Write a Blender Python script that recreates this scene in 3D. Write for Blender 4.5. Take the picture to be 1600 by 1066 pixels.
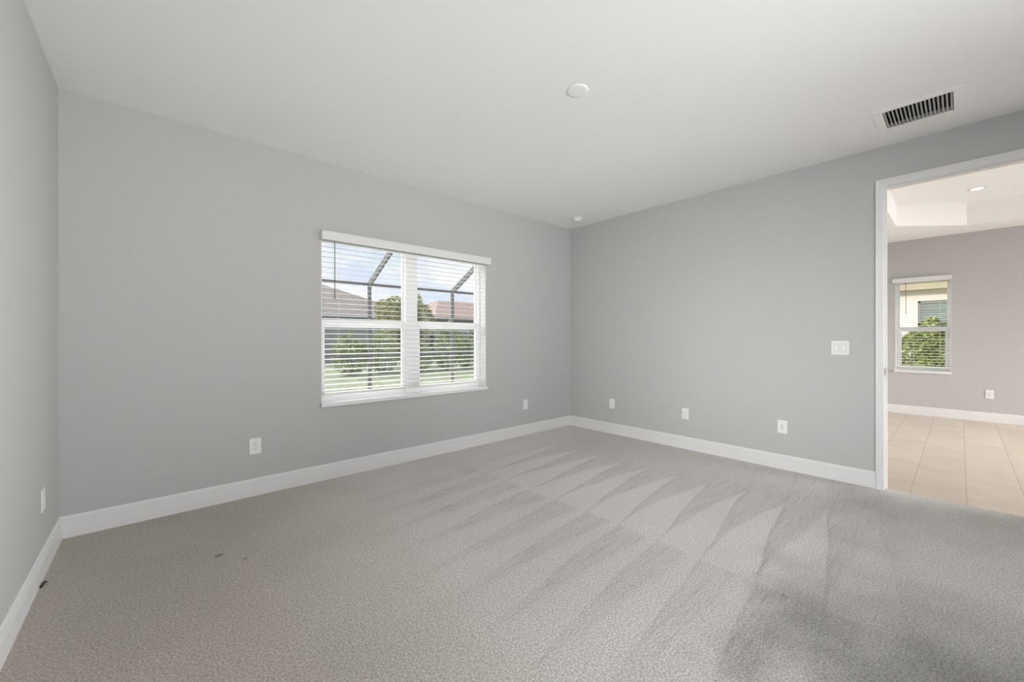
import bpy, bmesh, math, random
from mathutils import Vector, Matrix
random.seed(7)
PI = math.pi
S = bpy.context.scene
COL = S.collection
for o in list(bpy.data.objects):
    bpy.data.objects.remove(o)

# ------------------------------------------------------------------ camera
yaw, pitch, roll, FPX = 0.7277, -0.0008, -0.0014, 624.46
fw = Vector((math.sin(yaw)*math.cos(pitch), math.cos(yaw)*math.cos(pitch), math.sin(pitch)))
rt = Vector((math.cos(yaw), -math.sin(yaw), 0))
up = rt.cross(fw)
r2 = rt*math.cos(roll) + up*math.sin(roll)
u2 = up*math.cos(roll) - rt*math.sin(roll)
cam = bpy.data.cameras.new('camera')
cam.sensor_width = 36.0
cam.lens = FPX*36.0/1600.0
cam.shift_y = -4.25/1600.0
cam.clip_start = 0.05
cam_o = bpy.data.objects.new('camera', cam)
COL.objects.link(cam_o)
M = Matrix((r2, u2, -fw)).transposed().to_4x4()
M.translation = Vector((-4.3395, -3.6435, 1.2182))
cam_o.matrix_world = M
S.camera = cam_o

# ------------------------------------------------------------------ view transform
S.view_settings.view_transform = 'Standard'
S.view_settings.look = 'None'
S.view_settings.gamma = 1.0
S.view_settings.use_curve_mapping = False
S.view_settings.exposure = 0.28
S.cycles.use_denoising = True
S.cycles.max_bounces = 14
S.cycles.diffuse_bounces = 8
S.cycles.transparent_max_bounces = 24
S.cycles.sample_clamp_indirect = 6.0
S.cycles.caustics_reflective = False
S.cycles.caustics_refractive = False

# ------------------------------------------------------------------ world: pale blue sky with soft clouds
w = bpy.data.worlds.new('sky')
S.world = w
w.use_nodes = True
nt = w.node_tree
nt.nodes.clear()
def N(nt, t, **k):
    n = nt.nodes.new(t)
    for a, b in k.items():
        setattr(n, a, b)
    return n
out = N(nt, 'ShaderNodeOutputWorld')
bg = N(nt, 'ShaderNodeBackground')
tc = N(nt, 'ShaderNodeTexCoord')
sep = N(nt, 'ShaderNodeSeparateXYZ')
nt.links.new(tc.outputs['Generated'], sep.inputs[0])
ramp = N(nt, 'ShaderNodeValToRGB')
ramp.color_ramp.elements[0].position = 0.0
ramp.color_ramp.elements[0].color = (0.80, 0.87, 0.98, 1)
ramp.color_ramp.elements[1].position = 0.6
ramp.color_ramp.elements[1].color = (0.42, 0.60, 0.92, 1)
nt.links.new(sep.outputs[2], ramp.inputs[0])
mp = N(nt, 'ShaderNodeMapping')
mp.inputs['Scale'].default_value = (3.2, 3.2, 7.0)
mp.inputs['Location'].default_value = (0.35, 0.1, 0.0)
nt.links.new(tc.outputs['Generated'], mp.inputs[0])
nz = N(nt, 'ShaderNodeTexNoise')
nz.inputs['Scale'].default_value = 1.5
nz.inputs['Detail'].default_value = 7
nz.inputs['Roughness'].default_value = 0.55
nt.links.new(mp.outputs[0], nz.inputs['Vector'])
cr = N(nt, 'ShaderNodeValToRGB')
cr.color_ramp.elements[0].position = 0.40
cr.color_ramp.elements[1].position = 0.56
nt.links.new(nz.outputs[0], cr.inputs[0])
mx = N(nt, 'ShaderNodeMixRGB')
mx.inputs[2].default_value = (1.0, 0.99, 1.0, 1)
nt.links.new(cr.outputs[0], mx.inputs[0])
nt.links.new(ramp.outputs[0], mx.inputs[1])
nt.links.new(mx.outputs[0], bg.inputs[0])
bg.inputs[1].default_value = 0.93
nt.links.new(bg.outputs[0], out.inputs[0])

# ------------------------------------------------------------------ sun, garden-side sky, and fill lamps added outside unseen openings
def sun(strength, frm, ang=4, color=(1.0, 0.95, 0.86)):
    l = bpy.data.lights.new('sun', 'SUN')
    l.energy = strength
    l.angle = math.radians(ang)
    l.color = color
    o = bpy.data.objects.new('sun', l)
    COL.objects.link(o)
    o.rotation_euler = Vector(frm).to_track_quat('Z', 'Y').to_euler()
    o.location = (0, 0, 12)
sun(1.5, (-1.0, 0.0, 0.50))
sun(7.0, (-0.15, 1.0, 0.38), 80, (1.0, 1.0, 1.0))      # bright open sky on the garden side
def area(name, loc, direction, sx, sy, power, color=(1, 1, 1), spread=PI):
    l = bpy.data.lights.new(name, 'AREA')
    l.shape = 'RECTANGLE'
    l.size, l.size_y = sx, sy
    l.energy = power
    l.color = color
    l.spread = spread
    o = bpy.data.objects.new(name, l)
    COL.objects.link(o)
    o.location = loc
    o.rotation_euler = Vector(direction).to_track_quat('-Z', 'Z').to_euler()
    return o
XL = -4.782          # left wall plane
YB = -6.60           # wall behind the camera
HC = 2.743           # ceiling height
def aim(a, b):
    return Vector(b) - Vector(a)
R_ = math.radians
def beam(name, loc, to, sx, sy, power, sp):
    area(name, loc, aim(loc, to), sx, sy, power, (1, 1, 1), R_(sp))
beam('fill_side_beam', (XL - 0.30, -5.25, 1.5), (0, -1.4, 0.9), 1.5, 1.5, 20.5, 55)  # added fill lamp, brightens the right wall and carpet
beam('fill_patio_ceiling', (-3.0, YB - 0.30, 0.8), (-2.4, -1.0, 2.74), 2.4, 1.4, 15.5, 52)  # added fill lamp aimed up at the ceiling
beam('fill_rear_left', (0.24, -5.75, 1.3), (XL, -1.75, 1.4), 1.2, 2.0, 33, 52)  # added fill lamp aimed across at the left wall
beam('fill_family_ceiling', (2.6, -8.25, 0.8), (2.6, -4.2, 3.1), 3.6, 1.2, 3, 70)  # added fill lamp for the tray ceiling
area('fill_family_room', (2.6, -8.25, 1.2), (0, 1, -0.32), 3.6, 2.2, 118, (1, 0.99, 0.98), R_(80))  # added fill lamp on the unseen side of the next room

# ------------------------------------------------------------------ helpers
def bx(bm, x0, x1, y0, y1, z0, z1):
    if x0 > x1: x0, x1 = x1, x0
    if y0 > y1: y0, y1 = y1, y0
    if z0 > z1: z0, z1 = z1, z0
    v = [bm.verts.new(p) for p in ((x0,y0,z0),(x1,y0,z0),(x1,y1,z0),(x0,y1,z0),(x0,y0,z1),(x1,y0,z1),(x1,y1,z1),(x0,y1,z1))]
    for f in ((0,3,2,1),(4,5,6,7),(0,1,5,4),(1,2,6,5),(2,3,7,6),(3,0,4,7)):
        bm.faces.new([v[i] for i in f])
    return v
def prism(bm, poly, a, b):
    """closed prism between two polygons given by functions a(p), b(p) of 2-D points"""
    A = [bm.verts.new(a(p)) for p in poly]
    B = [bm.verts.new(b(p)) for p in poly]
    n = len(poly)
    bm.faces.new(A)
    bm.faces.new(list(reversed(B)))
    for i in range(n):
        bm.faces.new((A[i], B[i], B[(i+1) % n], A[(i+1) % n]))
def tube(bm, p, q, r, seg=8, r2=None):
    p, q = Vector(p), Vector(q)
    r2 = r if r2 is None else r2
    d = (q-p).normalized()
    a = d.orthogonal().normalized()
    b = d.cross(a)
    A = [bm.verts.new(p + (a*math.cos(2*PI*i/seg)+b*math.sin(2*PI*i/seg))*r) for i in range(seg)]
    B = [bm.verts.new(q + (a*math.cos(2*PI*i/seg)+b*math.sin(2*PI*i/seg))*r2) for i in range(seg)]
    bm.faces.new(list(reversed(A)))
    bm.faces.new(B)
    for i in range(seg):
        bm.faces.new((A[i], A[(i+1) % seg], B[(i+1) % seg], B[i]))
def bar(bm, p, q, wd, ht, upv=(0, 0, 1)):
    """rectangular bar from p to q, wd across, ht along upv"""
    p, q, U = Vector(p), Vector(q), Vector(upv)
    d = (q-p).normalized()
    s = d.cross(U).normalized()
    t = s.cross(d).normalized()
    vs = []
    for c in (p, q):
        for i, j in ((-1,-1),(1,-1),(1,1),(-1,1)):
            vs.append(bm.verts.new(c + s*(i*wd/2) + t*(j*ht/2)))
    for f in ((0,3,2,1),(4,5,6,7),(0,1,5,4),(1,2,6,5),(2,3,7,6),(3,0,4,7)):
        bm.faces.new([vs[i] for i in f])
def lathe(bm, prof, seg=40, c=(0, 0, 0)):
    """rings of (r, z); first and last with r == 0 close the shape"""
    c = Vector(c)
    rings = []
    for r, z in prof:
        if r < 1e-6:
            rings.append([bm.verts.new(c + Vector((0, 0, z)))])
        else:
            rings.append([bm.verts.new(c + Vector((r*math.cos(2*PI*i/seg), r*math.sin(2*PI*i/seg), z))) for i in range(seg)])
    for A, B in zip(rings, rings[1:]):
        for i in range(seg):
            j = (i+1) % seg
            if len(A) == 1:
                bm.faces.new((A[0], B[j], B[i]))
            elif len(B) == 1:
                bm.faces.new((A[i], A[j], B[0]))
            else:
                bm.faces.new((A[i], A[j], B[j], B[i]))
def obj(name, bm, mat, parent=None, bevel=0, smooth=False, loc=None, seg=2):
    bmesh.ops.recalc_face_normals(bm, faces=bm.faces)
    me = bpy.data.meshes.new(name)
    bm.to_mesh(me)
    bm.free()
    me.materials.append(mat)
    if smooth:
        for p in me.polygons:
            p.use_smooth = True
    o = bpy.data.objects.new(name, me)
    COL.objects.link(o)
    if parent is not None:
        o.parent = parent
    if loc is not None:
        o.location = loc
    if bevel:
        m = o.modifiers.new('bevel', 'BEVEL')
        m.width = bevel
        m.segments = seg
        m.limit_method = 'ANGLE'
    return o
def box_obj(name, b, mat, parent=None, bevel=0):
    bm = bmesh.new()
    bx(bm, *b)
    return obj(name, bm, mat, parent, bevel)
def empty(name, loc=(0, 0, 0)):
    o = bpy.data.objects.new(name, None)
    o.empty_display_size = 0.1
    COL.objects.link(o)
    o.location = loc
    return o
def tag(o, label, cat, group=None, kind=None):
    o['label'] = label
    o['category'] = cat
    if group: o['group'] = group
    if kind: o['kind'] = kind
    return o
def struct(o, label=None, cat=None):
    o['kind'] = 'structure'
    if label: o['label'] = label
    if cat: o['category'] = cat
    return o

# ------------------------------------------------------------------ materials
def mat(name, color, rough=0.5, bump=None, spec=0.5, metallic=0.0):
    m = bpy.data.materials.new(name)
    m.use_nodes = True
    t = m.node_tree
    b = t.nodes['Principled BSDF']
    b.inputs['Base Color'].default_value = (*color, 1)
    b.inputs['Roughness'].default_value = rough
    b.inputs['Specular IOR Level'].default_value = spec
    b.inputs['Metallic'].default_value = metallic
    if bump:
        sc, st, dist = bump
        g = N(t, 'ShaderNodeNewGeometry')
        n = N(t, 'ShaderNodeTexNoise')
        n.inputs['Scale'].default_value = sc
        n.inputs['Detail'].default_value = 3
        bp = N(t, 'ShaderNodeBump')
        bp.inputs['Strength'].default_value = st
        bp.inputs['Distance'].default_value = dist
        t.links.new(g.outputs['Position'], n.inputs['Vector'])
        t.links.new(n.outputs[0], bp.inputs['Height'])
        t.links.new(bp.outputs[0], b.inputs['Normal'])
    return m
def noise_color(m, c1, c2, scale, lo=0.4, hi=0.6, detail=4, vscale=None):
    t = m.node_tree
    b = t.nodes['Principled BSDF']
    g = N(t, 'ShaderNodeNewGeometry')
    n = N(t, 'ShaderNodeTexNoise')
    n.inputs['Scale'].default_value = scale
    n.inputs['Detail'].default_value = detail
    src = g.outputs['Position']
    if vscale:
        q = N(t, 'ShaderNodeMapping')
        q.inputs['Scale'].default_value = vscale
        t.links.new(src, q.inputs[0])
        src = q.outputs[0]
    t.links.new(src, n.inputs['Vector'])
    r = N(t, 'ShaderNodeValToRGB')
    r.color_ramp.elements[0].position = lo
    r.color_ramp.elements[0].color = (*c1, 1)
    r.color_ramp.elements[1].position = hi
    r.color_ramp.elements[1].color = (*c2, 1)
    t.links.new(n.outputs[0], r.inputs[0])
    t.links.new(r.outputs[0], b.inputs['Base Color'])
    return m
WALL = mat('grey_wall_paint', (0.500, 0.498, 0.490), 0.85, (170, 0.10, 0.002), 0.25)
CEIL = mat('white_ceiling_paint', (0.90, 0.90, 0.895), 0.9, (90, 0.12, 0.003), 0.2)
TRIM = mat('white_trim_paint', (0.74, 0.74, 0.735), 0.35, None, 0.4)
VINYL = mat('white_vinyl', (0.84, 0.84, 0.84), 0.4, None, 0.4)
SLAT = mat('white_blind_slat', (0.80, 0.80, 0.78), 0.45, None, 0.4)
PLATE = mat('white_plastic', (0.80, 0.80, 0.79), 0.35, None, 0.5)
DARK = mat('dark_slot', (0.03, 0.03, 0.03), 0.6)
DUCT = mat('dark_duct', (0.035, 0.035, 0.035), 0.8)
STEEL = mat('brushed_steel', (0.42, 0.41, 0.40), 0.35, None, 0.5, 0.9)
WAND = mat('grey_clear_wand', (0.16, 0.16, 0.17), 0.25)
CORD = mat('white_cord', (0.75, 0.75, 0.73), 0.8)
REVEAL = mat('white_reveal_paint', (0.76, 0.76, 0.75), 0.7, (170, 0.06, 0.002), 0.25)
SILL = mat('white_marble_sill', (0.80, 0.80, 0.80), 0.2, None, 0.5)
ALU = mat('bronze_aluminium', (0.20, 0.198, 0.19), 0.85, None, 0.08)
CONC = mat('pale_concrete', (0.62, 0.61, 0.59), 0.9, (40, 0.2, 0.004))
GRASS = noise_color(mat('lawn_grass', (0.2, 0.3, 0.1), 0.95), (0.18, 0.21, 0.11), (0.30, 0.33, 0.18), 3.0, 0.35, 0.65, 8)
def glass_mat(name, tint=(0.97, 0.98, 0.98), refl=0.004):
    m = bpy.data.materials.new(name)
    m.use_nodes = True
    t = m.node_tree
    t.nodes.clear()
    o = N(t, 'ShaderNodeOutputMaterial')
    mixs = N(t, 'ShaderNodeMixShader')
    tr = N(t, 'ShaderNodeBsdfTransparent')
    tr.inputs[0].default_value = (*tint, 1)
    gl = N(t, 'ShaderNodeBsdfGlossy')
    gl.inputs['Roughness'].default_value = 0.02
    mixs.inputs[0].default_value = refl
    t.links.new(tr.outputs[0], mixs.inputs[1])
    t.links.new(gl.outputs[0], mixs.inputs[2])
    t.links.new(mixs.outputs[0], o.inputs[0])
    return m
GLASS = glass_mat('window_glass')
def screen_mat():
    m = bpy.data.materials.new('insect_screen')
    m.use_nodes = True
    t = m.node_tree
    t.nodes.clear()
    o = N(t, 'ShaderNodeOutputMaterial')
    mixs = N(t, 'ShaderNodeMixShader')
    tr = N(t, 'ShaderNodeBsdfTransparent')
    df = N(t, 'ShaderNodeBsdfDiffuse')
    df.inputs[0].default_value = (0.45, 0.45, 0.46, 1)
    mixs.inputs[0].default_value = 0.11
    t.links.new(tr.outputs[0], mixs.inputs[1])
    t.links.new(df.outputs[0], mixs.inputs[2])
    t.links.new(mixs.outputs[0], o.inputs[0])
    return m
SCREEN = screen_mat()

# ---- carpet: cut-pile loops, speckled, with the stripes a vacuum cleaner leaves in the pile
def carpet_mat():
    m = bpy.data.materials.new('greige_carpet')
    m.use_nodes = True
    t = m.node_tree
    b = t.nodes['Principled BSDF']
    b.inputs['Roughness'].default_value = 1.0
    b.inputs['Specular IOR Level'].default_value = 0.05
    b.inputs['Sheen Weight'].default_value = 0.25
    b.inputs['Sheen Roughness'].default_value = 0.5
    L = t.links.new
    def val(x): return x
    def math_(op, a, c=None, d=None, clamp=False):
        n = N(t, 'ShaderNodeMath', operation=op)
        n.use_clamp = clamp
        for i, v in enumerate((a, c, d)):
            if v is None: continue
            if isinstance(v, (int, float)): n.inputs[i].default_value = v
            else: L(v, n.inputs[i])
        return n.outputs[0]
    def smooth(v, lo, hi):
        n = N(t, 'ShaderNodeMapRange')
        n.interpolation_type = 'SMOOTHSTEP'
        L(v, n.inputs['Value'])
        n.inputs['From Min'].default_value = lo
        n.inputs['From Max'].default_value = hi
        return n.outputs[0]
    def noise(scale, detail=2, vec=None, vs=None, rough=0.5):
        n = N(t, 'ShaderNodeTexNoise')
        n.inputs['Scale'].default_value = scale
        n.inputs['Detail'].default_value = detail
        n.inputs['Roughness'].default_value = rough
        v = vec or pos
        if vs:
            q = N(t, 'ShaderNodeMapping')
            q.inputs['Scale'].default_value = vs
            L(v, q.inputs[0])
            v = q.outputs[0]
        L(v, n.inputs['Vector'])
        return n.outputs[0]
    g = N(t, 'ShaderNodeNewGeometry')
    pos = g.outputs['Position']
    sx = N(t, 'ShaderNodeSeparateXYZ')
    L(pos, sx.inputs[0])
    X, Y = sx.outputs[0], sx.outputs[1]
    # wobble so that the strokes are not ruled lines
    wob = math_('MULTIPLY', math_('SUBTRACT', noise(1.3, 1), 0.5), 0.10)
    fine = math_('MULTIPLY', math_('SUBTRACT', noise(45, 2), 0.5), 0.035)
    s = math_('ADD', math_('ADD', math_('SUBTRACT', Y, math_('MULTIPLY', X, 0.145)), wob), fine)
    ph = math_('FRACT', math_('DIVIDE', math_('SUBTRACT', -1.022 + 10*0.2707, s), 0.2707))     # 0 at the sharp stroke edge, grows towards -y
    Xw = math_('ADD', math_('ADD', X, math_('MULTIPLY', math_('SUBTRACT', noise(1.7, 1), 0.5), 0.14)), math_('MULTIPLY', fine, 1.4))
    # far band between x = -2.08 and x = -0.88: dark wedges opening towards the far wall
    tf = math_('DIVIDE', math_('ADD', Xw, 2.10), 1.22)
    d_far = smooth(math_('SUBTRACT', math_('MULTIPLY', math_('POWER', math_('MAXIMUM', tf, 0.0), 1.35), 1.02), ph), -0.05, 0.05)
    # near band x < -2.12: dark wedges that close towards the camera
    tn = math_('SUBTRACT', 0.80, math_('MULTIPLY', math_('SUBTRACT', -2.10, Xw), 0.56))
    d_near = math_('MULTIPLY', smooth(math_('SUBTRACT', tn, ph), -0.10, 0.10), smooth(ph, 0.0, 0.06))
    in_far = smooth(Xw, -2.12, -2.09)
    d = math_('ADD', math_('MULTIPLY', d_far, in_far), math_('MULTIPLY', d_near, math_('SUBTRACT', 1.0, in_far)))
    # strokes fade out at both ends of the room
    fade = math_('MULTIPLY', smooth(math_('MULTIPLY', Y, -1), 0.15, 0.9), smooth(Y, -3.6, -2.9))
    fade = math_('MULTIPLY', fade, smooth(X, -3.7, -2.6))
    bandx = smooth(X, -0.75, -0.30)
    fade = math_('MULTIPLY', fade, math_('SUBTRACT', 1.0, math_('MULTIPLY', bandx, 0.15)))
    d = math_('MULTIPLY', d, fade)
    # fine furrows inside the strokes
    fur = noise(1.0, 3, None, (3.0, 42.0, 1.0), 0.6)
    fur = math_('MULTIPLY', smooth(fur, 0.50, 0.66), math_('MULTIPLY', d, 0.55))
    # broad patches of pile lying differently; doorway end also darkened as painted light falloff
    patch = smooth(noise(1.1, 3), 0.42, 0.64)
    south_shade = math_('MULTIPLY', smooth(math_('ADD', math_('MULTIPLY', Y, -1), math_('MULTIPLY', math_('SUBTRACT', noise(2.7, 4), 0.5), 0.8)), 2.75, 3.5), smooth(math_('ADD', X, math_('MULTIPLY', math_('SUBTRACT', noise(2.2, 4), 0.5), 1.1)), -3.5, -2.5))
    # footmarks and two faint spots
    def spot(cx, cy, r):
        dx = math_('SUBTRACT', X, cx); dy = math_('SUBTRACT', Y, cy)
        q = math_('SQRT', math_('ADD', math_('MULTIPLY', dx, dx), math_('MULTIPLY', dy, dy)))
        return math_('SUBTRACT', 1.0, smooth(q, r*0.3, r))
    spots = math_('MAXIMUM', spot(-4.078, -0.874, 0.028), math_('MULTIPLY', spot(-3.973, -1.011, 0.018), 0.8))
    # loops
    vor = N(t, 'ShaderNodeTexVoronoi')
    vor.inputs['Scale'].default_value = 190
    L(pos, vor.inputs['Vector'])
    spk = noise(120, 5, None, None, 0.85)
    spk2 = smooth(spk, 0.40, 0.60)
    base = N(t, 'ShaderNodeMixRGB')
    base.inputs[1].default_value = (0.470, 0.446, 0.414, 1)
    base.inputs[2].default_value = (0.930, 0.905, 0.870, 1)
    L(spk2, base.inputs[0])
    edge = math_('MULTIPLY', math_('MULTIPLY', smooth(ph, 0.0, 0.02), math_('SUBTRACT', 1.0, smooth(ph, 0.03, 0.09))), fade)
    dark = math_('ADD', math_('MULTIPLY', d, math_('ADD', 0.075, math_('MULTIPLY', in_far, 0.055))), math_('MULTIPLY', fur, 0.20))
    dark = math_('ADD', dark, math_('MULTIPLY', edge, 0.07))
    dark = math_('ADD', dark, math_('MULTIPLY', patch, 0.05))
    dark = math_('ADD', dark, math_('MULTIPLY', math_('MULTIPLY', south_shade, math_('SUBTRACT', 1.0, math_('MULTIPLY', smooth(X, -2.1, -1.3), 0.6))), math_('ADD', math_('MULTIPLY', patch, 0.14), 0.50)))
    dark = math_('ADD', dark, math_('MULTIPLY', spots, 0.35))
    dark = math_('ADD', dark, math_('MULTIPLY', smooth(vor.outputs['Distance'], 0.25, 0.75), 0.12))
    rest_shade = math_('SUBTRACT', 1.0, smooth(math_('ADD', Xw, math_('MULTIPLY', Y, -0.12)), -4.0, -2.75))     # unbrushed pile at the left, with light falloff there painted into the colour
    dark = math_('ADD', dark, math_('MULTIPLY', rest_shade, 0.28))
    mul = math_('SUBTRACT', 1.0, dark)
    fin = N(t, 'ShaderNodeMixRGB', blend_type='MULTIPLY')
    fin.inputs[0].default_value = 1.0
    L(base.outputs[0], fin.inputs[1])
    cmb = N(t, 'ShaderNodeCombineXYZ')
    for i in range(3): L(mul, cmb.inputs[i])
    L(cmb.outputs[0], fin.inputs[2])
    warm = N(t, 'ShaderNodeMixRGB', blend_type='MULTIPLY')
    L(rest_shade, warm.inputs[0])
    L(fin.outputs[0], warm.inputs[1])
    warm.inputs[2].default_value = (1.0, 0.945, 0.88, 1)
    L(warm.outputs[0], b.inputs['Base Color'])
    bp = N(t, 'ShaderNodeBump')
    bp.inputs['Strength'].default_value = 0.5
    bp.inputs['Distance'].default_value = 0.006
    L(math_('ADD', spk, math_('MULTIPLY', vor.outputs['Distance'], -0.6)), bp.inputs['Height'])
    L(bp.outputs[0], b.inputs['Normal'])
    return m
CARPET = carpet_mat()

def tile_mat():
    m = bpy.data.materials.new('beige_plank_tile')
    m.use_nodes = True
    t = m.node_tree
    b = t.nodes['Principled BSDF']
    L = t.links.new
    g = N(t, 'ShaderNodeNewGeometry')
    sp_ = N(t, 'ShaderNodeSeparateXYZ')
    L(g.outputs['Position'], sp_.inputs[0])
    def mth(op, a, c):
        n = N(t, 'ShaderNodeMath', operation=op)
        for i, v in enumerate((a, c)):
            if isinstance(v, (int, float)): n.inputs[i].default_value = v
            else: L(v, n.inputs[i])
        return n.outputs[0]
    yy = mth('ADD', sp_.outputs[1], 3.673 + 0.2985*30)
    row = mth('FLOOR', mth('DIVIDE', yy, 0.2985), 0.0)
    xx = mth('SUBTRACT', mth('SUBTRACT', sp_.outputs[0], mth('MULTIPLY', row, 0.2)), 0.456)     # each row steps on by a third
    q = N(t, 'ShaderNodeCombineXYZ')
    L(mth('ADD', xx, 24.0), q.inputs[0])
    L(yy, q.inputs[1])
    br = N(t, 'ShaderNodeTexBrick')
    br.offset = 0.0
    br.inputs['Scale'].default_value = 1.0
    br.inputs['Brick Width'].default_value = 0.60
    br.inputs['Row Height'].default_value = 0.2985
    br.inputs['Mortar Size'].default_value = 0.0028
    br.inputs['Mortar Smooth'].default_value = 0.2
    br.inputs['Color1'].default_value = (0.61, 0.53, 0.45, 1)
    br.inputs['Color2'].default_value = (0.57, 0.49, 0.415, 1)
    br.inputs['Mortar'].default_value = (0.40, 0.335, 0.28, 1)
    L(q.outputs[0], br.inputs['Vector'])
    n = N(t, 'ShaderNodeTexNoise')
    n.inputs['Scale'].default_value = 5
    n.inputs['Detail'].default_value = 6
    L(g.outputs['Position'], n.inputs['Vector'])
    r = N(t, 'ShaderNodeValToRGB')
    r.color_ramp.elements[0].position = 0.3
    r.color_ramp.elements[0].color = (0.90, 0.89, 0.88, 1)
    r.color_ramp.elements[1].position = 0.7
    r.color_ramp.elements[1].color = (1, 1, 1, 1)
    L(n.outputs[0], r.inputs[0])
    mm = N(t, 'ShaderNodeMixRGB', blend_type='MULTIPLY')
    mm.inputs[0].default_value = 1
    L(br.outputs['Color'], mm.inputs[1])
    L(r.outputs[0], mm.inputs[2])
    L(mm.outputs[0], b.inputs['Base Color'])
    b.inputs['Roughness'].default_value = 0.38
    bp = N(t, 'ShaderNodeBump', invert=True)
    bp.inputs['Strength'].default_value = 0.4
    bp.inputs['Distance'].default_value = 0.002
    L(br.outputs['Fac'], bp.inputs['Height'])
    L(bp.outputs[0], b.inputs['Normal'])
    return m
TILE = tile_mat()

# ------------------------------------------------------------------ room shell
TW = 0.20            # outer wall thickness
TI = 0.134           # inner wall thickness
WX0, WX1, WZ0, WZ1 = -3.283, -1.497, 0.640, 2.115     # opening of the twin window
DY0, DY1, DZ = -3.222, -4.180, 2.445                   # rough opening of the doorway (y from / to, top)
FX = 4.724           # far wall of the next room
ZT = -0.015          # tile floor level
# carpet, running on to the middle of the doorway
bm = bmesh.new()
bx(bm, XL - 0.1, -0.0, YB - 0.1, 0.1, -0.10, 0.0)
bx(bm, 0.0, 0.052, DY1, DY0, -0.10, 0.0)
bmesh.ops.remove_doubles(bm, verts=bm.verts, dist=1e-5)
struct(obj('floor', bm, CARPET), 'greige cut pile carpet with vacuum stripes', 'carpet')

def wall_y(name, x0, x1, y0, y1, z0, z1, holes, m):
    """wall slab in the xz plane between y0 and y1, holes = (hx0, hx1, hz0, hz1)"""
    bm = bmesh.new()
    xs = x0
    for hx0, hx1, hz0, hz1 in sorted(holes):
        bx(bm, xs, hx0, y0, y1, z0, z1)
        if hz0 > z0: bx(bm, hx0, hx1, y0, y1, z0, hz0)
        if hz1 < z1: bx(bm, hx0, hx1, y0, y1, hz1, z1)
        xs = hx1
    bx(bm, xs, x1, y0, y1, z0, z1)
    return struct(obj(name, bm, m))
def wall_x(name, y0, y1, x0, x1, z0, z1, holes, m):
    bm = bmesh.new()
    ys = y0
    for hy0, hy1, hz0, hz1 in sorted(holes):
        bx(bm, x0, x1, ys, hy0, z0, z1)
        if hz0 > z0: bx(bm, x0, x1, hy0, hy1, z0, hz0)
        if hz1 < z1: bx(bm, x0, x1, hy0, hy1, hz1, z1)
        ys = hy1
    bx(bm, x0, x1, ys, y1, z0, z1)
    return struct(obj(name, bm, m))
ZTOP = 3.35
wall_y('wall_window', XL - TW, TI, 0.0, TW, -0.1, ZTOP, [(WX0, WX1, WZ0, WZ1)], WALL)
wall_x('wall_right', -8.3, 0.0, 0.0, TI, -0.1, ZTOP, [(DY1, DY0, -0.1, DZ), (-6.4, -5.1, -0.1, 2.4)], WALL)  # second, unseen opening is added to let the left-wall fill lamp in
wall_x('wall_left', YB - TW, 0.0, XL - TW, XL, -0.1, ZTOP, [(-6.0, -4.5, 0.65, 2.25)], WALL)
wall_y('wall_behind', XL, 0.0, YB - TW, YB, -0.1, ZTOP, [(-4.35, -1.65, 0.0, 2.3)], WALL)
# ceiling with the cut for the air register
VY0, VY1, VX0, VX1 = -3.614, -3.288, -0.662, -0.358
bm = bmesh.new()
bx(bm, XL, VX0, YB, 0.0, HC, HC + 0.12)
bx(bm, VX1, 0.0, YB, 0.0, HC, HC + 0.12)
bx(bm, VX0, VX1, YB, VY0, HC, HC + 0.12)
bx(bm, VX0, VX1, VY1, 0.0, HC, HC + 0.12)
struct(obj('ceiling', bm, CEIL))
# roof over everything so the sun does not leak in; wide eaves
bm = bmesh.new()
bx(bm, XL - 0.9, FX + 0.8, -10.2, TW + 0.35, ZTOP, ZTOP + 0.12)
struct(obj('roof', bm, CONC))

# next room
NY = -2.40
struct(box_obj('floor_tiled', (0.052, FX + 0.1, -8.3, NY, -0.12, ZT), TILE), 'beige ceramic plank tile floor in the next room', 'floor')
FWY0, FWY1, FWZ0, FWZ1 = -3.546, -2.931, 0.668, 2.145
wall_x('wall_next_room_far', -8.3, NY + TI, FX, FX + TW, -0.12, ZTOP, [(FWY0, FWY1, FWZ0, FWZ1)], WALL)
wall_y('wall_next_room_left', TI, FX, NY, NY + TI, -0.12, ZTOP, [], WALL)
wall_y('wall_next_room_right', TI, FX + TW, -8.3 + 0.0, -8.3 + TW, -0.12, ZTOP, [(0.6, 4.4, 0.0, 2.4)], WALL)
SZ, TZ = 2.792, 3.10
octo = [(4.126,-3.70),(3.462,-3.036),(1.25,-3.036),(0.72,-3.566),(0.72,-6.9),(1.25,-7.43),(3.6,-7.43),(4.126,-6.9)]
X0, X1, Y0, Y1 = TI, FX, -8.1, NY
cor = [(X1, octo[0][1]), (octo[1][0], Y1), (octo[2][0], Y1), (X0, octo[3][1]), (X0, octo[4][1]), (octo[5][0], Y0), (octo[6][0], Y0), (X1, octo[7][1])]
bm = bmesh.new()
o1 = [bm.verts.new((x, y, SZ)) for x, y in octo]
o2 = [bm.verts.new((x, y, TZ)) for x, y in octo]
c1 = [bm.verts.new((x, y, SZ)) for x, y in cor]
k = {0: (X1, Y1), 2: (X0, Y1), 4: (X0, Y0), 6: (X1, Y0)}
for i in range(8):
    j = (i+1) % 8
    if i in k:
        cv = bm.verts.new((*k[i], SZ))
        bm.faces.new((o1[i], c1[i], cv, c1[j], o1[j]))
    else:
        bm.faces.new((o1[i], c1[i], c1[j], o1[j]))
    bm.faces.new((o1[i], o1[j], o2[j], o2[i]))
bm.faces.new(o2)
me_c = obj('ceiling_next_room', bm, CEIL)
m_ = me_c.modifiers.new('solid', 'SOLIDIFY'); m_.thickness = 0.012; m_.offset = 0.0
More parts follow.
